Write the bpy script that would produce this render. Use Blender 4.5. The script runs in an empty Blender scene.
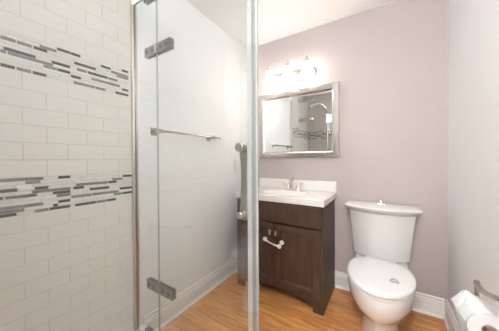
import bpy, bmesh, math, random
from mathutils import Vector, Matrix
random.seed(7)
S = bpy.context.scene
C = S.collection
PI = math.pi

# ---------------------------------------------------------------- camera
cam_d = bpy.data.cameras.new('camera')
cam = bpy.data.objects.new('camera', cam_d); C.objects.link(cam)
cam_d.sensor_fit = 'HORIZONTAL'; cam_d.sensor_width = 36
cam_d.lens = 36 * 215.49 / 499
cam_d.shift_y = -4.36 / 499
cam_d.clip_start = 0.01
yaw, pitch, roll = math.radians(32.37), math.radians(0.60), math.radians(0.27)
cam.matrix_world = (Matrix.Translation((0, 0, 1.163)) @ Matrix.Rotation(yaw, 4, 'Z')
                    @ Matrix.Rotation(PI/2 - pitch, 4, 'X') @ Matrix.Rotation(-roll, 4, 'Z'))
S.camera = cam

# ---------------------------------------------------------------- world, exposure, light levels
w = bpy.data.worlds.new('world'); S.world = w; w.use_nodes = True
w.node_tree.nodes['Background'].inputs[0].default_value = (0.9, 0.93, 1, 1)
w.node_tree.nodes['Background'].inputs[1].default_value = 0.3
S.view_settings.view_transform = 'Standard'
S.view_settings.look = 'None'
S.view_settings.gamma = 1
S.view_settings.use_curve_mapping = False
S.view_settings.exposure = 0.64
GLOBE_E = 56.0        # unseen globe, added to light the room
SHADE_E = 10.0        # vanity light shades

XL, XR, YB, ZC = -1.328, 0.377, 2.069, 2.406
YG = 0.746           # plane of the shower door
XG = -0.437          # plane of the return panel
YS = -0.165          # rear wall of the shower
YR = -0.95           # rear wall of the room

TURN = 3.0           # degrees the return panel stands off square
XW = -0.30           # right end of the shower's rear wall

# ---------------------------------------------------------------- materials
def nodes(m): return m.node_tree.nodes, m.node_tree.links
def mat(name, col, rough=0.5, metal=0.0, noise=0.0, nscale=8, bump=0.0, bscale=40, spec=0.5, coat=0.0, trans=0.0, stretch=None):
    m = bpy.data.materials.new(name); m.use_nodes = True
    n, l = nodes(m); b = n['Principled BSDF']
    b.inputs['Base Color'].default_value = (*col, 1)
    b.inputs['Roughness'].default_value = rough
    b.inputs['Metallic'].default_value = metal
    b.inputs['Specular IOR Level'].default_value = spec
    b.inputs['Coat Weight'].default_value = coat
    b.inputs['Coat Roughness'].default_value = 0.08
    tc = n.new('ShaderNodeTexCoord'); vec = tc.outputs['Object']
    if stretch:
        mp = n.new('ShaderNodeMapping'); mp.inputs['Scale'].default_value = stretch
        l.new(vec, mp.inputs['Vector']); vec = mp.outputs['Vector']
    if noise:
        t = n.new('ShaderNodeTexNoise'); t.inputs['Scale'].default_value = nscale; t.inputs['Detail'].default_value = 5
        l.new(vec, t.inputs['Vector'])
        r = n.new('ShaderNodeValToRGB')
        r.color_ramp.elements[0].color = (*[c*(1-noise) for c in col], 1)
        r.color_ramp.elements[1].color = (*[min(1, c*(1+noise)) for c in col], 1)
        r.color_ramp.elements[0].position = .3; r.color_ramp.elements[1].position = .7
        l.new(t.outputs['Fac'], r.inputs['Fac']); l.new(r.outputs['Color'], b.inputs['Base Color'])
    if bump:
        t = n.new('ShaderNodeTexNoise'); t.inputs['Scale'].default_value = bscale; t.inputs['Detail'].default_value = 3
        l.new(vec, t.inputs['Vector'])
        bp = n.new('ShaderNodeBump'); bp.inputs['Strength'].default_value = bump; bp.inputs['Distance'].default_value = 0.002
        l.new(t.outputs['Fac'], bp.inputs['Height']); l.new(bp.outputs['Normal'], b.inputs['Normal'])
    return m

def glass_mat():
    m = bpy.data.materials.new('clear_glass'); m.use_nodes = True
    n, l = nodes(m); n.remove(n['Principled BSDF'])
    tr = n.new('ShaderNodeBsdfTransparent'); tr.inputs[0].default_value = (0.975, 0.985, 0.98, 1)
    gl = n.new('ShaderNodeBsdfGlossy'); gl.inputs['Roughness'].default_value = 0.0
    geo = n.new('ShaderNodeNewGeometry')
    mx = n.new('ShaderNodeMix'); mx.data_type = 'FLOAT'
    mx.inputs[2].default_value = 1.5; mx.inputs[3].default_value = 1/1.5
    l.new(geo.outputs['Backfacing'], mx.inputs[0])
    fr = n.new('ShaderNodeFresnel'); l.new(mx.outputs[0], fr.inputs['IOR'])
    ms = n.new('ShaderNodeMixShader')
    l.new(fr.outputs[0], ms.inputs[0]); l.new(tr.outputs[0], ms.inputs[1]); l.new(gl.outputs[0], ms.inputs[2])
    l.new(ms.outputs[0], n['Material Output'].inputs['Surface'])
    return m

def emit_mat(name, col, e):
    m = mat(name, col, 0.4)
    b = m.node_tree.nodes['Principled BSDF']
    b.inputs['Emission Color'].default_value = (*col, 1); b.inputs['Emission Strength'].default_value = e
    return m

def wood_floor():
    m = bpy.data.materials.new('oak_floor'); m.use_nodes = True
    n, l = nodes(m); b = n['Principled BSDF']
    tc = n.new('ShaderNodeTexCoord')
    br = n.new('ShaderNodeTexBrick')
    br.inputs['Scale'].default_value = 1; br.inputs['Brick Width'].default_value = 0.9; br.inputs['Row Height'].default_value = 0.083
    br.inputs['Mortar Size'].default_value = 0.0008; br.inputs['Mortar Smooth'].default_value = 0.2
    br.offset = 0.37; br.inputs['Bias'].default_value = 0
    br.inputs['Color1'].default_value = (0.70, 0.33, 0.115, 1); br.inputs['Color2'].default_value = (0.56, 0.235, 0.072, 1)
    br.inputs['Mortar'].default_value = (0.28, 0.11, 0.035, 1)
    l.new(tc.outputs['Object'], br.inputs['Vector'])
    mp = n.new('ShaderNodeMapping'); mp.inputs['Scale'].default_value = (2.2, 22, 1)
    l.new(tc.outputs['Object'], mp.inputs['Vector'])
    no = n.new('ShaderNodeTexNoise'); no.inputs['Scale'].default_value = 2.2; no.inputs['Detail'].default_value = 6; no.inputs['Distortion'].default_value = .6
    l.new(mp.outputs['Vector'], no.inputs['Vector'])
    r = n.new('ShaderNodeValToRGB'); r.color_ramp.elements[0].color = (0.55, 0.5, 0.45, 1); r.color_ramp.elements[1].color = (1.3, 1.35, 1.4, 1)
    r.color_ramp.elements[0].position = .3; r.color_ramp.elements[1].position = .72
    l.new(no.outputs['Fac'], r.inputs['Fac'])
    mu = n.new('ShaderNodeMix'); mu.data_type = 'RGBA'; mu.blend_type = 'MULTIPLY'; mu.inputs[0].default_value = 0.8
    l.new(br.outputs['Color'], mu.inputs[6]); l.new(r.outputs['Color'], mu.inputs[7])
    l.new(mu.outputs[2], b.inputs['Base Color'])
    b.inputs['Roughness'].default_value = 0.33
    bp = n.new('ShaderNodeBump'); bp.inputs['Strength'].default_value = .15; bp.inputs['Distance'].default_value = .001
    l.new(br.outputs['Fac'], bp.inputs['Height']); bp.invert = True
    l.new(bp.outputs['Normal'], b.inputs['Normal'])
    return m

M = dict(
    wall_grey=mat('pale_grey_paint', (0.82, 0.82, 0.82), 0.55, noise=.01, nscale=3, bump=.08, bscale=120),
    wall_mauve=mat('mauve_grey_paint', (0.475, 0.418, 0.402), 0.6, noise=.02, nscale=3, bump=.08, bscale=120),
    ceiling=mat('ceiling_white', (0.90, 0.895, 0.885), 0.8, bump=.05),
    trim=mat('trim_white', (0.80, 0.78, 0.755), 0.35, noise=.01),
    tile=mat('cream_tile_glaze', (0.60, 0.565, 0.525), 0.12, noise=.03, nscale=2.5, bump=.25, bscale=14),
    grout=mat('grout', (0.46, 0.43, 0.39), 0.8, noise=.05, nscale=60),
    m_dark=mat('dark_glass_strip', (0.042, 0.041, 0.039), 0.25, noise=.25, nscale=14),
    m_taupe=mat('taupe_stone_strip', (0.165, 0.152, 0.134), 0.25, noise=.2, nscale=20),
    m_light=mat('pale_glass_strip', (0.60, 0.60, 0.565), 0.08, noise=.05, nscale=14),
    m_white=mat('cream_strip', (0.58, 0.545, 0.505), 0.15, noise=.04, nscale=14),
    glass=glass_mat(),
    glass_edge=mat('green_glass_edge', (0.36, 0.40, 0.375), 0.15, noise=.03),
    nickel=mat('brushed_nickel', (0.66, 0.62, 0.56), 0.28, metal=1, noise=.04, nscale=30, stretch=(1, 1, 12)),
    chrome=mat('chrome', (0.80, 0.79, 0.77), 0.10, metal=1, noise=.02),
    dark_nickel=mat('aged_nickel', (0.46, 0.41, 0.35), 0.25, metal=1, noise=.05, nscale=30),
    satin=mat('satin_nickel', (0.66, 0.65, 0.61), 0.38, metal=.9, noise=.04, nscale=30),
    screw=mat('dark_screw', (0.16, 0.16, 0.15), 0.35, metal=.8),
    clamp=mat('brushed_steel_hinge', (0.30, 0.295, 0.28), 0.35, metal=1, noise=.05, nscale=30),
    seal=mat('milky_vinyl_seal', (0.33, 0.33, 0.325), 0.5, noise=.02),
    soft_seal=mat('clear_vinyl_seal', (0.64, 0.645, 0.64), 0.45, noise=.02),
    pale_edge=mat('pale_glass_edge', (0.50, 0.51, 0.50), 0.3, noise=.02),
    ceramic=mat('white_porcelain', (0.72, 0.70, 0.68), 0.09, noise=.01, coat=.4),
    seat=mat('white_plastic_seat', (0.76, 0.745, 0.73), 0.16, noise=.01),
    marble=mat('white_cultured_marble', (0.78, 0.75, 0.72), 0.14, noise=.02, nscale=4),
    wood=mat('espresso_wood', (0.070, 0.041, 0.027), 0.40, noise=.22, nscale=3, bump=.2, bscale=30, spec=.3, stretch=(14, 14, 1.6)),
    wood_panel=mat('espresso_panel', (0.115, 0.062, 0.036), 0.38, noise=.3, nscale=3, stretch=(14, 14, 1.6)),
    wood_in=mat('espresso_recess', (0.088, 0.052, 0.036), 0.45, noise=.3, nscale=3, stretch=(14, 14, 1.6)),
    mirror=mat('silvered_mirror', (0.90, 0.91, 0.90), 0.0, metal=1, noise=.002),
    frame=mat('champagne_silver_frame', (0.52, 0.485, 0.45), 0.26, metal=1, noise=.06, nscale=12, bump=.1, bscale=80, stretch=(1, 1, 8)),
    paper=mat('tissue_paper', (0.70, 0.69, 0.68), 0.9, noise=.02, bump=.6, bscale=60),
    card=mat('cardboard_core', (0.40, 0.30, 0.22), 0.8, noise=.1),
    plastic=mat('white_plastic', (0.78, 0.76, 0.73), 0.3, noise=.02),
    clear_grey=mat('grey_plastic', (0.50, 0.49, 0.48), 0.25, noise=.05),
    rubber=mat('dark_rubber', (0.03, 0.03, 0.03), 0.6, noise=.1),
    shade=emit_mat('lit_opal_glass', (1.0, 0.95, 0.91), SHADE_E),
    lamp=emit_mat('lit_diffuser', (0.98, 0.985, 1.0), GLOBE_E),  # emission of the added globe behind the camera
    floor=wood_floor(),
    pan=mat('shower_pan', (0.75, 0.73, 0.70), 0.25, noise=.02),
)

# ---------------------------------------------------------------- helpers
def obj(name, bm, m, parent=None, smooth=False, angle=40):
    me = bpy.data.meshes.new(name)
    bmesh.ops.recalc_face_normals(bm, faces=bm.faces) if smooth != 'keep' else None
    bm.to_mesh(me); bm.free()
    for x in (m if isinstance(m, (list, tuple)) else [m]): me.materials.append(x)
    if smooth:
        for p in me.polygons: p.use_smooth = True
        me.set_sharp_from_angle(angle=math.radians(angle))
    o = bpy.data.objects.new(name, me); C.objects.link(o)
    if parent:
        o.parent = parent
        o.matrix_parent_inverse = parent_world(parent).inverted()
    return o
def parent_world(p):
    m = p.matrix_basis.copy()
    q = p
    while q.parent:
        m = q.parent.matrix_basis @ q.matrix_parent_inverse @ m if False else (parent_world(q.parent) @ q.matrix_parent_inverse @ q.matrix_basis)
        return m
    return m
def thing(name, label, cat, loc, group=None):
    o = bpy.data.objects.new(name, None); C.objects.link(o)
    o.location = loc; o.empty_display_size = .05
    o['label'] = label; o['category'] = cat
    if group: o['group'] = group
    return o
def tag(o, label, cat, group=None):
    o['label'] = label; o['category'] = cat
    if group: o['group'] = group
    return o
def struct(name, bm, m, **k):
    o = obj(name, bm, m, **k); o['kind'] = 'structure'; return o
def B(): return bmesh.new()
def box(bm, x0, x1, y0, y1, z0, z1, bev=0, seg=2, mi=0):
    r = bmesh.ops.create_cube(bm, size=1)
    vs = r['verts']
    for v in vs:
        v.co = Vector(((x0+x1)/2 + v.co.x*(x1-x0), (y0+y1)/2 + v.co.y*(y1-y0), (z0+z1)/2 + v.co.z*(z1-z0)))
    fs = {f for v in vs for f in v.link_faces}
    for f in fs: f.material_index = mi
    if bev:
        es = list({e for v in vs for e in v.link_edges})
        rr = bmesh.ops.bevel(bm, geom=es, offset=bev, segments=seg, affect='EDGES', profile=.5)
        for f in rr['faces']: f.material_index = mi
    return bm
def frame_of(d):
    d = Vector(d).normalized()
    u = d.cross(Vector((0, 0, 1)))
    if u.length < 1e-3: u = Vector((1, 0, 0))
    u.normalize(); return u, d.cross(u).normalized()
def tube(bm, pts, r, n=14, cap=True):
    pts = [Vector(p) for p in pts]
    rs = r if isinstance(r, (list, tuple)) else [r]*len(pts)
    rings = []; pu = None
    for i, p in enumerate(pts):
        d = (pts[min(i+1, len(pts)-1)] - pts[max(i-1, 0)]).normalized()
        if pu is None: u, _ = frame_of(d)
        else:
            u = pu - d*pu.dot(d); u.normalize()
        pu = u; v = d.cross(u)
        rings.append([bm.verts.new(p + (u*math.cos(2*PI*k/n) + v*math.sin(2*PI*k/n))*rs[i]) for k in range(n)])
    for a, b in zip(rings, rings[1:]):
        for k in range(n): bm.faces.new((a[k], a[(k+1) % n], b[(k+1) % n], b[k]))
    if cap:
        bm.faces.new(rings[0][::-1]); bm.faces.new(rings[-1])
    return bm
def lathe(bm, prof, c, axis=(0, 0, 1), n=32, cap=True):
    c = Vector(c); d = Vector(axis).normalized(); u, v = frame_of(d)
    rings = []
    for r, h in prof:
        rings.append([bm.verts.new(c + d*h + (u*math.cos(2*PI*k/n) + v*math.sin(2*PI*k/n))*max(r, 1e-5)) for k in range(n)])
    for a, b in zip(rings, rings[1:]):
        for k in range(n): bm.faces.new((a[k], a[(k+1) % n], b[(k+1) % n], b[k]))
    if cap:
        bm.faces.new(rings[0][::-1]); bm.faces.new(rings[-1])
    return bm
def loft(bm, rings, cap0=True, cap1=True):
    R = [[bm.verts.new(p) for p in r] for r in rings]
    n = len(R[0])
    for a, b in zip(R, R[1:]):
        for k in range(n): bm.faces.new((a[k], a[(k+1) % n], b[(k+1) % n], b[k]))
    if cap0: bm.faces.new(R[0][::-1])
    if cap1: bm.faces.new(R[-1])
    return bm
def bez(p, n=12):
    out = []
    p = [Vector(q) for q in p]
    for i in range(n+1):
        t = i/n; q = [x.copy() for x in p]
        while len(q) > 1: q = [q[j].lerp(q[j+1], t) for j in range(len(q)-1)]
        out.append(q[0])
    return out
def prism(bm, poly, axis, a, b):
    """extrude a 2D polygon along axis from a to b; poly in the two other axes (x,z) for Y, (y,z) for X, (x,y) for Z"""
    def P(q, t):
        return Vector((q[0], t, q[1])) if axis == 'Y' else Vector((t, q[0], q[1])) if axis == 'X' else Vector((q[0], q[1], t))
    va = [bm.verts.new(P(q, a)) for q in poly]; vb = [bm.verts.new(P(q, b)) for q in poly]
    n = len(poly)
    for k in range(n): bm.faces.new((va[k], va[(k+1) % n], vb[(k+1) % n], vb[k]))
    bm.faces.new(va[::-1]); bm.faces.new(vb)
    return bm

# ================================================================ STRUCTURE
T = 0.1
struct('floor', box(B(), XL-T, XR+T, YR-T, YB+T, -0.1, 0), M['floor'])
struct('ceiling', box(B(), XL-T, XR+T, YR-T, YB+T, ZC, ZC+0.1), M['ceiling'])
struct('wall_back', box(B(), XL-T, XR+T, YB, YB+T, 0, ZC), M['wall_mauve'])
struct('wall_left', box(B(), XL-T, XL, YS-T, YB, 0, ZC), M['wall_grey'])
struct('wall_right', box(B(), XR, XR+T, YR-T, YB, 0, ZC), M['wall_grey'])
struct('wall_shower_rear', box(B(), XL-T, XW, YS-T, YS, 0, ZC), M['wall_grey'])
struct('wall_entry', box(B(), XW-0.10, XW, YR, YS-T, 0, ZC), M['wall_grey'])
struct('wall_rear', box(B(), XW-0.10, XR, YR-T, YR, 0, ZC), M['wall_grey'])

BT = 0.010   # tile thickness
TXL = XL     # tile face plane stands at XL
def tile_field(bm, a0, a1, z0, z1, rows, joint, period, put, flip=False):
    """bevelled rectangular tiles; put(a,z,h) maps wall coordinates to 3D"""
    g = 0.0011; bv = 0.0022
    h = (z1-z0)/rows
    for r in range(rows):
        zb, zt = z1-(r+1)*h+g, z1-r*h-g
        off = joint + (period/2 if r % 2 else 0)
        k = math.floor((a0-off)/period) - 1
        while off + k*period < a1:
            s, e = max(a0, off+k*period+g), min(a1, off+(k+1)*period-g); k += 1
            if e-s < .006: continue
            def ring(i, hh): return [put(s+i, zb+i, hh), put(e-i, zb+i, hh), put(e-i, zt-i, hh), put(s+i, zt-i, hh)]
            loft(bm, [ring(0, 0.0), ring(0.0004, .0012), ring(bv, 0.0018)], cap0=False)
    return bm
GX = XL - 0.0028     # recess grout so tile faces land on XL: the grout bed is part of the tile mesh
def put_left(a, z, h): return Vector((XL + 0.0005 + h, a, z))
def put_rear(a, z, h): return Vector((a, YS + 0.0005 + h, z))
ZB = [(0.04, 0.926, 12), (1.086, 1.545, 6), (1.70, ZC, 9)]
YT0, YT1 = YS+0.004, 0.742
bmt = B(); bmr = B()
for (z0, z1, n), jn in zip(ZB, (.345, .262, .341)):
    if n == 9: zt = z0 + 9*.0785; n2 = 9
    else: zt = z1; n2 = n
    if z0 > 1.6:      # rows counted upward from the band
        for r in range(n):
            tile_field(bmt, YT0, YT1, z0+r*.0785, z0+(r+1)*.0785 - (0 if r < 8 else .0005), 1, (.341 if r % 2 == 0 else .262), .158, put_left)
            tile_field(bmr, XL+.004, XW, z0+r*.0785, z0+(r+1)*.0785 - (0 if r < 8 else .0005), 1, (-.8 if r % 2 == 0 else -.879), .158, put_rear)
    elif z0 < .1:
        tile_field(bmt, YT0, YT1, z0, z1, n, .262, .158, put_left)
        tile_field(bmr, XL+.004, XW, z0, z1, n, -.8, .158, put_rear)
    else:
        tile_field(bmt, YT0, YT1, z0, z1, n, jn, .158, put_left)
        tile_field(bmr, XL+.004, XW, z0, z1, n, -.8, .158, put_rear)
box(bmt, XL, XL+0.0015, YT0-.003, YT1, 0.04, ZC-.001, mi=1)
box(bmr, XL+.003, XW, YS, YS+0.0015, 0.04, ZC-.001, mi=1)
struct('wall_shower_tile_left', bmt, [M['tile'], M['grout']])
struct('wall_shower_tile_rear', bmr, [M['tile'], M['grout']])

# mosaic strips, read off the photograph for the left wall and repeated on the rear wall
UP = [('d',.382,.433,0),('d',.413,.476,0),('d',.681,.718,0),('t',.321,.381,1),('t',.622,.718,2),('d',.569,.619,1),('t',.203,.247,2),
 ('t',.25,.296,2),('d',.301,.347,2),('d',.449,.545,3),('t',.651,.718,3),('d',.211,.308,5),('d',.362,.432,5),('t',.46,.504,5),
 ('d',.508,.604,5),('t',.608,.656,5),('t',.223,.367,6),('t',.202,.220,6),('t',.524,.668,7),('t',.333,.381,7),('d',.382,.432,7),
 ('d',.434,.476,8),('d',.68,.717,8),('d',.202,.243,10),('t',.248,.293,10),('d',.297,.343,10),('t',.446,.542,10),('t',.545,.591,10.4),('d',.644,.717,10.4)]
LO = [('t',.02,.327,0),('d',.38,.426,0),('d',.68,.742,1),('t',.269,.316,1),('l',.48,.62,1),('t',.621,.679,2),('d',.08,.245,3),('d',.298,.345,3),
 ('d',.6,.644,3),('t',.449,.597,3.4),('t',.289,.426,4),('d',.439,.484,4),('d',.661,.741,6),('d',.12,.204,5),('t',.209,.306,5),('d',.359,.426,5),
 ('d',.509,.604,5.4),('t',.373,.426,6.4),('d',.36,.378,9),('t',.43,.517,7),('t',.521,.655,7),('t',.05,.326,8),('d',.379,.426,8),('t',.63,.678,8),('d',.681,.738,8),
 ('t',.1,.264,9),('d',.05,.241,10),('t',.296,.344,10),('d',.346,.425,10),('d',.445,.538,10),('d',.593,.64,10),('t',.541,.592,10)]
def mosaic(bm, put, a0, a1, z0, z1, L, rng):
    n = 11; h = (z1-z0)/n; g = .0008
    rows = {r: [] for r in range(n)}
    for s, x0, x1, r in L:
        r = min(n-1, int(math.floor(r)))
        rows[r].append([max(x0, a0), min(x1, a1), s])
    for r in range(n):
        segs = sorted([q for q in rows[r] if q[1]-q[0] > .006]); out = []; cur = a0
        for q in segs:
            if q[0] < cur: q[0] = cur+.001
            if q[1]-q[0] < .006: continue
            while q[0]-cur > .004:
                ln = min(rng.choice((.05, .1, .15)), q[0]-cur)
                out.append([cur, cur+ln, rng.choice('lww')]); cur += ln
            out.append(q); cur = q[1]
        while a1-cur > .004:
            ln = min(rng.choice((.05, .1, .15)), a1-cur)
            out.append([cur, cur+ln, rng.choice('lww')]); cur += ln
        zt, zb = z1-r*h-g, z1-(r+1)*h+g
        for x0, x1, s in out:
            i0 = len(bm.faces)
            k = .0012; x0 += g; x1 -= g
            if x1-x0 < .004: continue
            def ring(i, hh): return [put(x0+i, zb+i, hh), put(x1-i, zb+i, hh), put(x1-i, zt-i, hh), put(x0+i, zt-i, hh)]
            loft(bm, [ring(0, 0), ring(k*.2, .002), ring(k, .003)], cap0=False)
            bm.faces.ensure_lookup_table()
            for f in bm.faces[i0:]: f.material_index = {'d': 1, 't': 2, 'l': 3, 'w': 4}[s]
    return bm
rng = random.Random(3)
def rep(L, shift, lo, hi):
    out = []
    for k in range(-6, 6):
        for s, x0, x1, r in L:
            if .2 < x0 and x1 < .72: out.append((s, x0+shift+k*.5, x1+shift+k*.5, r))
    return [q for q in out if lo <= q[1] < hi]
left_up = rep(UP, 0, -9, .19); left_up = [q for q in left_up if q[2] < .2] + UP
left_lo = [q for q in rep(LO, 0, -9, .0) if q[2] < .02] + LO
mm = [M['grout'], M['m_dark'], M['m_taupe'], M['m_light'], M['m_white']]
def clean(L):
    return sorted(L, key=lambda q: q[1])
bmm = B()
mosaic(bmm, lambda a, z, h: put_left(a, z, h+.0005), YT0, YT1, 1.545, 1.70, clean([q for q in left_up]), rng)
mosaic(bmm, lambda a, z, h: put_left(a, z, h+.0005), YT0, YT1, .926, 1.086, clean(left_lo), rng)
struct('wall_shower_mosaic_left', bmm, mm)
bmm = B()
mosaic(bmm, lambda a, z, h: put_rear(a, z, h+.0005), XL+.004, XW, 1.545, 1.70, clean(rep(UP, -1.5, -1.4, 0)), rng)
mosaic(bmm, lambda a, z, h: put_rear(a, z, h+.0005), XL+.004, XW, .926, 1.086, clean(rep(LO, -1.5, -1.4, 0)), rng)
struct('wall_shower_mosaic_rear', bmm, mm)
# white bullnose strip where tile meets paint
struct('trim_tile_edge', box(B(), XL, XL+.0075, YT1+.0005, 0.776, 0.10, ZC-.001, bev=.003), M['trim'])

# shower pan and curb
bm = B()
box(bm, XL+.0045, XG-.05, YS+.0045, YG-.05, 0.0005, 0.04)
struct('floor_shower_pan', bm, M['pan'])
bm = B()
box(bm, XL+.008, XG+.045, YG-.05, YG+.05, 0.0005, 0.105, bev=.008)
prism(bm, [(XG-.05, YG-.0505), (XG+.045, YG-.0505), (XG+.045+.056, YS+.0045), (XG-.05+.056, YS+.0045)], 'Z', 0.0005, 0.105)
struct('trim_shower_curb', bm, M['trim'])

# baseboards (stepped, moulded top)
def bb_prof(d=1):
    return [(0, 0.0005), (.016*d, 0.0005), (.016*d, .094), (.010*d, .097), (.010*d, .101), (.0155*d, .104), (.0150*d, .111), (.0075*d, .117), (.0065*d, .122), (.0095*d, .126), (.0095*d, .133), (.006*d, .139), (0, .140)]
def shoe(bm, axis, base, d, a, b, other=None):
    q = [(base+.0162*d, .0005), (base+.027*d, .0005), (base+.026*d, .008), (base+.022*d, .015), (base+.0162*d, .018)]
    prism(bm, q, axis, a, b)
bm = B(); prism(bm, [(XL+.0003+x, z) for x, z in bb_prof(1)], 'Y', YG+.052, YB-.0005); shoe(bm, 'Y', XL, 1, YG+.052, YB-.018)
struct('baseboard_left', bm, M['trim'])
bm = B(); prism(bm, [(YB-.0003+x, z) for x, z in bb_prof(-1)], 'X', XL+.0165, XR-.0165); shoe(bm, 'X', YB, -1, XL+.03, XR-.03)
struct('baseboard_back', bm, M['trim'])
bm = B(); prism(bm, [(XR-.0003+x, z) for x, z in bb_prof(-1)], 'Y', YR+.002, YB-.0005); shoe(bm, 'Y', XR, -1, YR+.002, YB-.018)
struct('baseboard_right', bm, M['trim'])

# door behind the photographer
bm = B()
dx0, dx1 = -.27, .34
box(bm, dx0, dx1, YR+.001, YR+.03, .005, 2.03, bev=.002)
for a, b in ((.12, .95), (1.08, 1.92)):
    for c, d in ((dx0+.08, dx0+.27), (dx1-.27, dx1-.08)):
        box(bm, c, d, YR+.028, YR+.036, a, b, bev=.004)
dr = struct('door_1', bm, M['trim'])
kb = obj('door_handle', lathe(B(), [(.026, 0), (.026, .006), (.01, .01), (.01, .035), (.024, .045), (.028, .058), (.02, .07), (.001, .073)], (dx0+.06, YR+.031, .95), (0, 1, 0)), M['nickel'], dr, smooth=True)

# ================================================================ UNSEEN GLOBE LIGHT, ADDED TO BRIGHTEN ROOM AND CEILING
lx_, ly_, lr = -.03, -.42, .15
t = thing('ceiling_light', 'opal globe ceiling light hanging over the entry of the room', 'ceiling light', (lx_, ly_, ZC))
obj('canopy', lathe(B(), [(.06, -.001), (.062, -.012), (.03, -.022), (.012, -.026), (.012, -.075)], (lx_, ly_, ZC), n=32), M['nickel'], t, smooth=True)
prof = [(lr*math.sin(a), -.075-lr+lr*math.cos(a)) for a in [math.radians(5+i*170/18) for i in range(19)]]
obj('globe', lathe(B(), prof, (lx_, ly_, ZC), n=40), M['lamp'], t, smooth=True)

# ================================================================ SHOWER ENCLOSURE
def pane(bm, x0, x1, y0, y1, z0, z1):
    box(bm, x0, x1, y0, y1, z0, z1)
    thin = 'X' if (x1-x0) < (y1-y0) else 'Y'
    bm.normal_update()
    for f in bm.faces:
        nn = f.normal
        big = abs(nn.x) > .9 if thin == 'X' else abs(nn.y) > .9
        f.material_index = 0 if big else 1
    return bm
GM = [M['glass'], M['glass_edge']]
ZG0, ZG1 = .125, 2.105
gt = .004
XH = -1.080            # joint between fixed panel and door
def clampplate(bm, x0, x1, zc, hh):
    for s in (-1, 1):
        y0, y1 = (YG-gt-.009, YG-gt-.0003) if s < 0 else (YG+gt+.0003, YG+gt+.009)
        box(bm, x0, x1, y0, y1, zc-hh, zc+hh, bev=.0018)
def screws(bm, xs, zc):
    for x in xs:
        lathe(bm, [(.0105, 0), (.0105, .0015), (.0085, .003), (.006, .003), (.006, .0012), (.001, .0012)], (x, YG-gt-.009, zc), (0, -1, 0), n=20)
# fixed panel
t = thing('shower_glass', 'narrow fixed clear glass panel held in a chrome wall channel beside the tile', 'shower glass', (-1.2, YG, .105))
obj('glass_pane', pane(B(), XL+.012, XH-.003, YG-gt, YG+gt, ZG0-.012, ZG1), GM, t)
bm = B()
for y0, y1 in ((YG-gt-.012, YG-gt-.0005), (YG+gt+.0005, YG+gt+.012)):
    box(bm, XL+.0085, XL+.028, y0, y1, .1055, ZG1, bev=.0015)
box(bm, XL+.008, XL+.0105, YG-gt-.001, YG+gt+.001, .1055, ZG1)
obj('wall_channel', bm, M['nickel'], t)
bm = B(); clampplate(bm, -1.205, -1.155, .140, .024)
c_ = obj('bottom_clamp', bm, M['clamp'], t)
bm = B(); screws(bm, (-1.18,), .140); obj('screw', bm, M['chrome'], c_, smooth=True)
# door with its hinges
XD1 = -.479
t = thing('shower_door', 'hinged frameless clear glass shower door with a curved pull handle', 'shower door', (-.78, YG, .105))
obj('glass_pane', pane(B(), XH+.003, XD1, YG-gt, YG+gt, ZG0, ZG1), GM, t)
for zc in (1.775, .440, 2.088):
    if zc > 2:
        bm = B(); clampplate(bm, -1.184, -1.082, zc, .024); clampplate(bm, -1.079, -.955, zc, .024)
    else:
        bm = B(); clampplate(bm, -1.180, -1.084, zc, .027); clampplate(bm, -1.078, -.950, zc, .027)
    for s in (-1, 1):
        lathe(bm, [(.0065, -.026), (.0065, .026)], (-1.081, YG+s*(gt+.0075), zc), (0, 0, 1), n=16)
    hg = obj('hinge', bm, M['clamp'], t, smooth=True, angle=30)
    bm = B(); screws(bm, (-1.155, -1.11, -1.035, -.985), zc); obj('screw', bm, M['screw'], hg, smooth=True)
# handle: one flat bowed strap on the room side, with two round standoffs through the glass
hx = -.520
yk = YG+gt+.024
N = 30; zt, zb = 1.232, .897
rr = []
for i in range(N+1):
    q = i/N; z = zt + (zb-zt)*q
    wd = .0265 - .0070*math.sin(PI*q)**.7
    e = min(q, 1-q)*(zt-zb)
    if e < .014: wd *= math.sqrt(max(.15, 1-(1-e/.014)**2))
    y = yk + .012*math.sin(PI*q)
    rr.append([Vector((hx-wd, y-.003, z)), Vector((hx+wd, y-.003, z)), Vector((hx+wd, y+.003, z)), Vector((hx-wd, y+.003, z))])
hd = obj('handle', loft(B(), rr), M['satin'], t, smooth=True, angle=35)
for z, r in ((1.212, .020), (.925, .015)):
    bm = lathe(B(), [(r, .0003), (r, yk-YG-gt-.0033)], (hx, YG+gt, z), (0, 1, 0), n=28)
    obj('standoff', bm, M['nickel'], hd, smooth=True)
    bm = lathe(B(), [(r, .0003), (r, .004), (r-.003, .007), (r*.5, .007), (r*.45, .004), (.001, .004)], (hx, YG-gt, z), (0, -1, 0), n=28)
    obj('end_knob', bm, M['nickel'], hd, smooth=True)
# seal on the free edge of the door
bm = B()
box(bm, XD1+.0003, -.4585, YG-.006, YG+.006, ZG0, ZG1)
obj('edge_seal', bm, M['soft_seal'], t)
obj('bottom_sweep', box(B(), XH+.005, XD1, YG-.006, YG+.006, .107, .1245), M['seal'], t)
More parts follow.
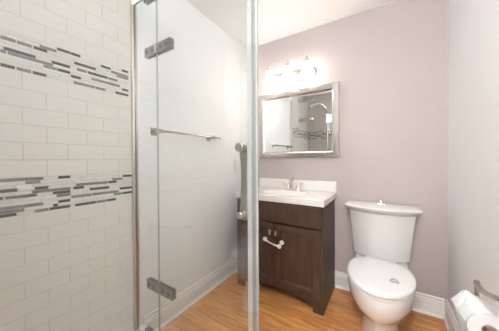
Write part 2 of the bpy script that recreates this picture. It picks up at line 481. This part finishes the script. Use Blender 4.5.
# return panel, set a few degrees off square
t = thing('shower_glass', 'large fixed clear glass side panel of the shower nearest the camera', 'shower glass', (XG, .28, .105))
def turned(bm):
    bmesh.ops.rotate(bm, verts=bm.verts, cent=(XG, YG, 0), matrix=Matrix.Rotation(math.radians(TURN), 3, 'Z'))
    return bm
obj('glass_pane', turned(pane(B(), XG-gt, XG+gt, YS+.020, YG-.003, .107, ZG1)), [M['glass'], M['pale_edge']], t)
bm = B()
box(bm, XG-.0195, XG+gt, YG-.0025, YG+.006, .107, ZG1, bev=.001)
obj('corner_seal', turned(bm), M['seal'], t)
bm = B()
for x0, x1 in ((XG-.016, XG-gt-.0005), (XG+gt+.0005, XG+.016)):
    box(bm, x0, x1, YS+.008, YS+.026, .1055, ZG1, bev=.0015)
obj('wall_channel', turned(bm), M['nickel'], t)

# shower fittings on the rear wall (seen in the mirror)
t = thing('shower_set', 'chrome shower head on a slide bar reflected in the mirror', 'shower head', (-.95, YS+.006, 1.35))
sx = -.93; y0 = YS+.0065
obj('slide_bar', tube(B(), [(sx, y0+.05, 1.22), (sx, y0+.05, 2.02)], .010), M['chrome'], t, smooth=True)
for z in (1.24, 2.0):
    bm = lathe(B(), [(.024, 0), (.024, .008), (.012, .014), (.012, .05)], (sx, y0, z), (0, 1, 0), n=24)
    obj('bracket', bm, M['chrome'], t, smooth=True)
arm = bez([(sx, y0+.02, 2.0), (sx-.02, y0+.16, 2.20), (sx-.12, y0+.26, 2.20), (sx-.23, y0+.30, 2.12)], 16)
obj('shower_arm', tube(B(), arm, .011), M['chrome'], t, smooth=True)
obj('shower_head', lathe(B(), [(.014, -.02), (.02, 0), (.055, .03), (.06, .045), (.055, .05), (.001, .048)], (sx-.23, y0+.30, 2.13), (-.5, .2, -1), n=28), M['chrome'], t, smooth=True)
bm = tube(B(), bez([(sx+.0, y0+.07, 1.80), (sx-.0, y0+.10, 1.86), (sx+.01, y0+.12, 1.95)], 8), [.011]*9)
lathe(bm, [(.013, 0), (.035, .02), (.042, .03), (.038, .036), (.001, .036)], (sx+.01, y0+.12, 1.955), (0, 1, -.3), n=24)
obj('hand_shower', bm, M['chrome'], t, smooth=True)
obj('hose', tube(B(), bez([(sx, y0+.07, 1.80), (sx+.12, y0+.12, 1.5), (sx+.18, y0+.1, .9), (sx+.06, y0+.05, 1.0), (sx, y0+.05, 1.24)], 24), .007), M['chrome'], t, smooth=True)
t = thing('shower_valve', 'round chrome shower valve with lever on the rear tile', 'valve', (-.93, YS+.006, 1.0))
obj('valve_plate', lathe(B(), [(.08, 0), (.08, .004), (.07, .010), (.03, .012), (.028, .05), (.001, .052)], (sx, y0, .86), (0, 1, 0), n=36), M['chrome'], t, smooth=True)
obj('lever', box(B(), sx-.008, sx+.008, y0+.035, y0+.05, .78, .86, bev=.004), M['chrome'], t, smooth=True)

# ================================================================ TOWEL BAR, OUTLET
bz = 1.350; bx = XL+.070
t = thing('towel_bar', 'brushed nickel towel bar on the grey wall behind the glass', 'towel bar', (XL, 1.2, bz))
obj('bar', tube(B(), [(bx, .862, bz), (bx, 1.50, bz)], .0085), M['dark_nickel'], t, smooth=True)
for y in (.885, 1.415):
    bm = B()
    box(bm, XL+.001, XL+.010, y-.026, y+.026, bz-.026, bz+.026, bev=.003)
    tube(bm, [(XL+.008, y, bz), (bx-.004, y, bz)], [.012, .010])
    box(bm, bx-.014, bx+.013, y-.014, y+.014, bz-.014, bz+.014, bev=.004)
    obj('mounting_post', bm, M['dark_nickel'], t, smooth=True, angle=35)
t = thing('light_switch', 'white wall plate near the corner above the vanity', 'wall plate', (XL, 1.84, 1.1))
obj('cover_plate', box(B(), XL+.0005, XL+.007, 1.800, 1.880, 1.025, 1.155, bev=.002), M['plastic'], t)
obj('rocker', box(B(), XL+.0072, XL+.011, 1.822, 1.858, 1.055, 1.125, bev=.001), M['plastic'], t)

# ================================================================ VANITY
VX0, VX1, VY = -1.163, -.389, 1.616
VC = (VX0+VX1)/2
t = thing('bathroom_vanity', 'dark espresso wood vanity cabinet with two doors and arched toe', 'vanity', (VC, 1.83, 0))
bm = B()
yb = YB-.030
# side panels, bottom, inner back
for x0, x1 in ((VX0, VX0+.018), (VX1-.018, VX1)):
    box(bm, x0, x1, VY+.022, yb, .001, .804, bev=.001)
box(bm, VX0+.019, VX1-.019, VY+.024, yb, .115, .13)
box(bm, VX0+.019, VX1-.019, yb-.006, yb, .131, .80)
obj('cabinet_body', bm, M['wood'], t)
# face frame with posts and arched toe rail
bm = B()
fy0, fy1 = VY+.002, VY+.021
for x0, x1 in ((VX0, VX0+.040), (VX1-.040, VX1)):
    box(bm, x0, x1, fy0, fy1, .001, .804, bev=.002)
box(bm, VX0+.0402, VX1-.0402, fy0, fy1, .772, .804)
box(bm, VX0+.0402, VX1-.0402, VY+.016, fy1, .615, .650)
poly = []
xa, xb = VX0+.0402, VX1-.0402
N = 24
poly.append((xa, .138)); poly.append((xa, .030)); poly.append((xa+.034, .030)); poly.append((xa+.034, .052))
for i in range(N+1):
    q = i/N; poly.append((xa+.046+(xb-xa-.092)*q, .056+.036*math.sin(PI*q)**.7))
poly += [(xb-.034, .052), (xb-.034, .030), (xb, .030), (xb, .138)]
prism(bm, poly, 'Y', fy0, fy1)
for x0, x1 in ((xa, xa+.034), (xb-.034, xb)):
    box(bm, x0, x1, fy0, fy1, .001, .0298)
obj('face_frame', bm, M['wood'], t)
# drawer front
obj('drawer_front', box(B(), VX0+.012, VX1-.012, VY-.016, VY+.0015, .641, .796, bev=.004), M['wood'], t)
# shaker doors
def shaker(x0, x1, z0, z1):
    bm = B(); yf, yk = VY-.017, VY+.0015; s = .052
    box(bm, x0, x0+s, yf, yk, z0, z1, bev=.0022); box(bm, x1-s, x1, yf, yk, z0, z1, bev=.0022)
    box(bm, x0+s, x1-s, yf, yk, z1-s, z1, bev=.0022); box(bm, x0+s, x1-s, yf, yk, z0, z0+s, bev=.0022)
    # sloped inner moulding
    a0, a1, c0, c1 = x0+s-.001, x1-s+.001, z0+s-.001, z1-s+.001; e = .012
    o_ = [Vector((a0, yf+.001, c0)), Vector((a1, yf+.001, c0)), Vector((a1, yf+.001, c1)), Vector((a0, yf+.001, c1))]
    i_ = [Vector((a0+e, yf+.0135, c0+e)), Vector((a1-e, yf+.0135, c0+e)), Vector((a1-e, yf+.0135, c1-e)), Vector((a0+e, yf+.0135, c1-e))]
    loft(bm, [o_, i_], cap0=False)
    bm.faces.ensure_lookup_table(); bm.faces[-1].material_index = 1
    return bm
zd0, zd1 = .118, .628
for x0, x1, kx in ((VX0+.012, VC-.0018, VC-.030), (VC+.0018, VX1-.012, VC+.022)):
    d = obj('door', shaker(x0, x1, zd0, zd1), [M['wood'], M['wood_panel']], t)
    bm = B()
    tube(bm, [(kx, VY-.0165, .560), (kx, VY-.034, .560)], .0045, n=10)
    box(bm, kx-.008, kx+.008, VY-.044, VY-.034, .538, .584, bev=.003)
    obj('knob', bm, M['nickel'], d, smooth=True, angle=35)
# countertop with basin
CX0, CX1, CY0, CY1, CZ0, CZ1 = VX0-.008, VX1+.010, VY-.012, YB-.0015, .806, .856
t = thing('vanity_countertop', 'white cultured marble sink top with raised backsplash on the vanity', 'sink top', (VC, 1.83, CZ0))
bm = B()
bcx, bcy, ba, bb_ = VC, 1.815, .215, .145
N = 64
def rect_pt(a):
    # point on the countertop's outline in direction a from the basin centre
    dx, dy = math.cos(a), math.sin(a)
    ts = []
    if dx > 1e-9: ts.append((CX1-.004-bcx)/dx)
    if dx < -1e-9: ts.append((CX0+.004-bcx)/dx)
    if dy > 1e-9: ts.append((CY1-bcy)/dy)
    if dy < -1e-9: ts.append((CY0+.004-bcy)/dy)
    q = min(ts); return bcx+dx*q, bcy+dy*q
angs = sorted([2*PI*k/N for k in range(N)] + [math.atan2(y-bcy, x-bcx) % (2*PI) for x in (CX0+.004, CX1-.004) for y in (CY0+.004, CY1)])
def off(p, z, d):
    x, y = p
    if abs(x-(CX0+.004)) < 1e-6: x -= d
    if abs(x-(CX1-.004)) < 1e-6: x += d
    if abs(y-(CY0+.004)) < 1e-6: y -= d
    return Vector((x, y, z))
rp = [rect_pt(a) for a in angs]
rings = [[off(p, CZ0, 0) for p in rp], [off(p, CZ0+.004, .004) for p in rp], [off(p, CZ1-.004, .004) for p in rp], [off(p, CZ1, 0) for p in rp]]
for s, z in ((1.0, CZ1), (.97, CZ1-.006), (.90, CZ1-.04), (.78, CZ1-.085), (.5, CZ1-.118), (.15, CZ1-.125)):
    rings.append([Vector((bcx+ba*s*math.cos(a), bcy+bb_*s*math.sin(a), z)) for a in angs])
loft(bm, rings, cap0=False)
bmesh.ops.recalc_face_normals(bm, faces=bm.faces)
obj('slab', bm, M['marble'], t, smooth=True, angle=30)
obj('backsplash', box(B(), CX0+.001, CX1-.001, YB-.022, YB-.0015, CZ1+.0002, .953, bev=.004), M['marble'], t)
obj('drain', lathe(B(), [(.022, 0), (.022, .003), (.016, .004), (.001, .003)], (bcx, bcy, CZ1-.125), n=24), M['chrome'], t, smooth=True)
# faucet
fx, fy = -.765, 1.995
t = thing('faucet', 'two-handle brushed nickel centerset faucet on the white sink top', 'faucet', (fx, fy, CZ1))
bm = B()
n = 36
def oval(cx, cy, a, b, z): return [Vector((cx+a*math.copysign(abs(math.cos(2*PI*k/n))**.7, math.cos(2*PI*k/n)), cy+b*math.copysign(abs(math.sin(2*PI*k/n))**.85, math.sin(2*PI*k/n)), z)) for k in range(n)]
loft(bm, [oval(fx, fy, .078, .026, CZ1+.0005), oval(fx, fy, .078, .026, CZ1+.012), oval(fx, fy, .070, .020, CZ1+.020)])
obj('base_plate', bm, M['nickel'], t, smooth=True)
bm = tube(B(), bez([(fx, fy, CZ1+.018), (fx, fy+.002, CZ1+.11), (fx, fy-.025, CZ1+.135), (fx, fy-.105, CZ1+.085)], 16), [.020, .019, .018, .017, .0165, .016, .0155, .015, .0145, .014, .0135, .013, .0125, .012, .012, .012, .012])
lathe(bm, [(.004, 0), (.004, .03), (.008, .034), (.008, .042), (.001, .046)], (fx, fy+.012, CZ1+.095), n=14)
obj('spout', bm, M['nickel'], t, smooth=True)
for s in (-1, 1):
    bm = lathe(B(), [(.022, 0), (.020, .010), (.014, .030), (.015, .040), (.010, .050), (.001, .053)], (fx+s*.052, fy, CZ1+.018), n=24)
    hp = [Vector((fx+s*.052, fy, CZ1+.062)), Vector((fx+s*.075, fy-.006, CZ1+.072)), Vector((fx+s*.105, fy-.012, CZ1+.078))]
    tube(bm, hp, [.008, .007, .006], n=12)
    obj('tap_handle', bm, M['nickel'], t, smooth=True)
# child lock across the vanity knobs
t = thing('child_safety_lock', 'white plastic child lock strap hanging across the vanity door knobs', 'child lock', (-.79, VY-.05, .47))
a, b = Vector((-.858, VY-.034, .490)), Vector((-.727, VY-.034, .455))
bm = tube(B(), [a, a.lerp(b, .33)+Vector((0, -.008, 0)), a.lerp(b, .66)+Vector((0, -.008, 0)), b], [.007, .0055, .0055, .008], n=12)
obj('strap', bm, M['plastic'], t, smooth=True)
for p, rr in ((a, .019), (b, .018), (Vector((-.705, VY-.034, .490)), .018)):
    bm = lathe(B(), [(rr*.8, 0), (rr, .004), (rr, .012), (rr*.8, .017), (.001, .018)], p+Vector((0, .0165, 0)), (0, -1, 0), n=24)
    obj('pad', bm, M['plastic'], t, smooth=True)

# ================================================================ MIRROR
MX0, MX1, MZ0, MZ1 = -1.168, -.353, 1.174, 1.845
t = thing('wall_mirror', 'rectangular wall mirror in a wide brushed silver frame above the vanity', 'mirror', ((MX0+MX1)/2, YB, MZ0))
fw = .060; yf = YB-.030
bm = B()
o_ = [(MX0, MZ0), (MX1, MZ0), (MX1, MZ1), (MX0, MZ1)]
def rr_(e, y): return [Vector((MX0+e, y, MZ0+e)), Vector((MX1-e, y, MZ0+e)), Vector((MX1-e, y, MZ1-e)), Vector((MX0+e, y, MZ1-e))]
loft(bm, [rr_(0, YB-.001), rr_(0, yf+.004), rr_(.004, yf), rr_(fw-.012, yf), rr_(fw-.008, yf+.004), rr_(fw, yf+.008), rr_(fw, YB-.001)], False, False)
obj('frame', bm, M['frame'], t)
bm = B()
e = fw
loft(bm, [rr_(e+.0003, YB-.004), rr_(e+.0003, yf+.0145), rr_(e+.016, yf+.0141)], True, True)
obj('mirror_glass', bm, M['mirror'], t)

# ================================================================ VANITY LIGHT
t = thing('vanity_light', 'three-shade nickel bath light glowing above the mirror', 'wall light', (-.81, YB, 2.0))
bm = B()
def rbox(cx, cz, a, b, y):
    out = []
    for k in range(40):
        q = 2*PI*k/40
        out.append(Vector((cx+a*math.copysign(abs(math.cos(q))**.35, math.cos(q)), y, cz+b*math.copysign(abs(math.sin(q))**.5, math.sin(q)))))
    return out
cx = -.83
loft(bm, [rbox(cx, 1.985, .272, .055, YB-.001), rbox(cx, 1.985, .272, .055, YB-.018), rbox(cx, 1.985, .260, .044, YB-.026)])
obj('back_plate', bm, M['nickel'], t, smooth=True, angle=50)
for lx in (-1.000, -.806, -.618):
    ly = YB-.105
    bm = tube(B(), bez([(lx, YB-.024, 1.99), (lx, YB-.07, 1.985), (lx, ly, 2.00), (lx, ly, 2.045)], 10), .008, n=12)
    arm_o = obj('arm', bm, M['nickel'], t, smooth=True)
    bm = lathe(B(), [(.037, 2.046), (.035, 2.060), (.018, 2.074), (.008, 2.080), (.006, 2.094), (.009, 2.100), (.006, 2.112), (.001, 2.118)], (lx, ly, 0), n=24)
    obj('finial_cap', bm, M['nickel'], arm_o, smooth=True)
    bm = lathe(B(), [(.028, 2.051), (.036, 2.035), (.042, 2.0), (.046, 1.95), (.052, 1.905), (.049, 1.905), (.043, 1.95), (.039, 2.0), (.033, 2.032), (.020, 2.046)], (lx, ly, 0), n=32)
    obj('glass_shade', bm, M['shade'], t, smooth=True)

# ================================================================ TOILET
tx = -.035
t = thing('toilet', 'white two-piece porcelain toilet with closed elongated lid', 'toilet', (tx, 1.7, 0))
def egg(cx, yf, yb, hw, z, n=48, blunt=.62):
    """elongated outline: pointed-round front at yf, broad at yb"""
    out = []
    ym = yb - (yb-yf)*(1-blunt) if False else yf + (yb-yf)*.58
    for k in range(n):
        a = 2*PI*k/n; c, s = math.cos(a), math.sin(a)
        if s < 0: y = ym + (ym-yf)*s; x = cx + hw*c
        else:
            y = ym + (yb-ym)*(abs(s)**.8); x = cx + hw*math.copysign(abs(c)**.75, c)
        out.append(Vector((x, y, z)))
    return out
bm = B()
secs = [ # z, yfront, yback, halfwidth
 (.001, 1.400, 1.98, .118), (.02, 1.402, 1.98, .116), (.08, 1.420, 1.975, .108), (.16, 1.430, 1.96, .106), (.20, 1.425, 1.94, .112),
 (.235, 1.400, 1.92, .132), (.27, 1.366, 1.90, .165), (.31, 1.350, 1.885, .182), (.35, 1.343, 1.87, .186), (.384, 1.343, 1.865, .187), (.393, 1.348, 1.862, .183)]
loft(bm, [egg(tx, a, b, hw, z) for z, a, b, hw in secs])
# shelf behind the bowl that carries the tank
loft(bm, [[Vector((tx+sx*w_, y, z)) for sx, y in ((-1, yy0), (-.6, yy0-.01), (.6, yy0-.01), (1, yy0), (1, 2.03), (-1, 2.03))] for w_, yy0, z in ((.10, 1.85, .20), (.14, 1.84, .30), (.165, 1.83, .385), (.165, 1.835, .398))])
obj('bowl', bm, M['ceramic'], t, smooth=True, angle=50)
bm = B()
loft(bm, [egg(tx, 1.352, 1.812, .177, .3935), egg(tx, 1.352, 1.812, .177, .3975), egg(tx, 1.340, 1.818, .187, .400), egg(tx, 1.340, 1.818, .187, .409), egg(tx, 1.352, 1.812, .177, .411)])
obj('seat', bm, M['seat'], t, smooth=True, angle=50)
bm = B()
loft(bm, [egg(tx, 1.352, 1.812, .177, .4112), egg(tx, 1.352, 1.812, .177, .4155), egg(tx, 1.338, 1.820, .189, .4175), egg(tx, 1.338, 1.820, .189, .428), egg(tx, 1.344, 1.816, .184, .4345), egg(tx, 1.365, 1.80, .166, .4385), egg(tx, 1.44, 1.76, .10, .4405), egg(tx, 1.55, 1.70, .02, .441)])
obj('lid', bm, M['seat'], t, smooth=True, angle=60)
for s in (-1, 1): obj('seat_hinge', box(B(), tx+s*.075-.022, tx+s*.075+.022, 1.822, 1.848, .3985, .428, bev=.006), M['seat'], t, smooth=True)
def dshape(cx, hw, yb, yside, yfront, z, n=28, r=.0):
    """tank section: flat back, bowed front"""
    out = []
    for i in range(n+1):
        q = -1 + 2*i/n
        out.append(Vector((cx+hw*q, yside - (yside-yfront)*(1-abs(q)**2.4), z)))
    out.append(Vector((cx+hw, yb, z))); out.append(Vector((cx-hw, yb, z)))
    return out
bm = B()
loft(bm, [dshape(tx, .168, 2.045, 1.93, 1.872, .4), dshape(tx, .180, 2.045, 1.925, 1.862, .412), dshape(tx, .188, 2.045, 1.92, 1.855, .50), dshape(tx, .204, 2.045, 1.912, 1.842, .66), dshape(tx, .212, 2.045, 1.908, 1.838, .735), dshape(tx, .218, 2.045, 1.904, 1.834, .752)])
obj('tank', bm, M['ceramic'], t, smooth=True, angle=35)
bm = B()
loft(bm, [dshape(tx, .214, 2.047, 1.906, 1.836, .7525), dshape(tx, .222, 2.049, 1.900, 1.828, .757), dshape(tx, .236, 2.051, 1.892, 1.816, .772), dshape(tx, .246, 2.052, 1.886, 1.806, .782), dshape(tx, .248, 2.052, 1.884, 1.803, .790), dshape(tx, .246, 2.052, 1.886, 1.806, .796), dshape(tx, .238, 2.050, 1.892, 1.816, .7985)])
obj('tank_lid', bm, M['ceramic'], t, smooth=True, angle=35)
bm = lathe(B(), [(.020, .799), (.020, .803), (.014, .806), (.006, .808), (.005, .822), (.009, .828), (.006, .836), (.001, .838)], (tx+.0, 1.945, 0), n=24)
tube(bm, [(tx-.024, 1.94, .808), (tx+.024, 1.94, .808)], .005, n=10)
obj('flush_knob', bm, M['chrome'], t, smooth=True)
# latch lying on the lid
t = thing('toilet_lid_latch', 'small clear grey plastic latch stuck on the closed toilet lid', 'latch', (.04, 1.50, .44))
bm = B(); box(bm, .018, .066, 1.492, 1.506, .4412, .447, bev=.002)
obj('base', bm, M['clear_grey'], t, smooth=True)
bm = tube(B(), bez([(.022, 1.512, .443), (.035, 1.525, .455), (.05, 1.518, .452), (.060, 1.508, .445)], 8), .004, n=8)
obj('catch', bm, M['clear_grey'], t, smooth=True)

# ================================================================ TOILET PAPER
ax, az = .300, .582; py0, py1 = 1.05, 1.15; R = .058
t = thing('toilet_paper_holder', 'brushed nickel swing arm toilet paper holder on the right wall', 'paper holder', (XR, .93, .70))
obj('wall_plate', lathe(B(), [(.028, 0), (.028, .006), (.020, .012), (.012, .016), (.012, .03)], (XR-.0008, .90, .735), (-1, 0, 0), n=28), M['dark_nickel'], t, smooth=True)
armp = bez([(XR-.025, .90, .735), (.30, .90, .745), (.297, .97, .725), (.300, 1.06, .690), (.298, 1.10, .668), (.297, 1.168, .676)], 20)
obj('arm', tube(B(), armp, .0105), M['dark_nickel'], t, smooth=True)
bm = tube(B(), [(.297, 1.168, .682), (.297, 1.168, .60), (.299, 1.168, az)], .007)
lathe(bm, [(.001, .692), (.008, .688), (.010, .682), (.008, .674), (.006, .670)], (.297, 1.168, 0), n=16)
obj('post', bm, M['dark_nickel'], t, smooth=True)
bm = tube(B(), [(ax, 1.174, az), (ax, py0-.004, az)], .0075)
lathe(bm, [(.0075, 0), (.012, .002), (.012, .008), (.001, .010)], (ax, py0-.002, az), (0, -1, 0), n=20)
obj('roller', bm, M['dark_nickel'], t, smooth=True)
t = thing('toilet_paper_roll', 'white toilet paper roll with loose torn end on the holder', 'toilet paper', (ax, 1.1, az-R))
zc = az-.011
bm = lathe(B(), [(.022, 0), (R-.002, 0), (R, .002), (R, .098), (R-.002, .10), (.022, .10), (.022, 0)], (ax, py0, zc), (0, 1, 0), n=64, cap=False)
obj('roll', bm, M['paper'], t, smooth=True)
bm = lathe(B(), [(.0195, -.001), (.0215, -.001), (.0215, .101), (.0195, .101), (.0195, -.001)], (ax, py0, zc), (0, 1, 0), n=32, cap=False)
obj('cardboard_core', bm, M['card'], t, smooth=True)
# loose sheet: comes off the top of the roll, bunches into a peak and hangs down the side
ctrl = [  # per row from the roll's top to the torn end: (angle or offset) for near and far edge
 # near (x, z), far (x, z), far y
 ((ax+.012, zc+R*1.0+.0015), (ax+.010, zc+R+.003), 1.150),
 ((ax-.016, zc+R*.97+.0015), (ax-.014, zc+R+.010), 1.152),
 ((ax-.036, zc+R*.80+.001), (ax-.036, zc+R+.017), 1.156),
 ((ax-.0505, zc+R*.52), (ax-.056, zc+R*.86), 1.160),
 ((ax-.0600, zc+R*.16), (ax-.078, zc+R*.40), 1.162),
 ((ax-.0600, zc-R*.30), (ax-.070, zc-R*.05), 1.150),
 ((ax-.0590, zc-R*.85), (ax-.066, zc-R*.45), 1.146),
]
NV = 14
bm = B()
rs = random.Random(5)
amp = [[rs.uniform(-1, 1) for _ in range(NV+1)] for _ in range(13)]
rows = []
for i in range(13):
    q = i/12*(len(ctrl)-1); k = min(int(q), len(ctrl)-2); f = q-k
    (n0, f0, y0_), (n1, f1, y1_) = ctrl[k], ctrl[k+1]
    near = (n0[0]*(1-f)+n1[0]*f, n0[1]*(1-f)+n1[1]*f); far = (f0[0]*(1-f)+f1[0]*f, f0[1]*(1-f)+f1[1]*f); fy_ = y0_*(1-f)+y1_*f
    row = []
    for j in range(NV+1):
        r_ = j/NV; e_ = r_**1.3
        c_w = .0035*amp[i][j]*min(1, i/3)*min(1, r_*3)
        row.append(Vector((near[0]*(1-e_)+far[0]*e_ - abs(c_w), py0+.001+(fy_-py0-.001)*r_, near[1]*(1-e_)+far[1]*e_ + c_w + .004*math.sin(r_*9)*min(1, i/4)*r_)))
    rows.append(row)
for d_ in (0, .0009):
    g = [[bm.verts.new(p+Vector((-d_, 0, d_))) for p in row] for row in rows]
    for i in range(12):
        for j in range(NV): bm.faces.new((g[i][j], g[i+1][j], g[i+1][j+1], g[i][j+1]))
obj('loose_sheet', bm, M['paper'], t, smooth=True, angle=25)
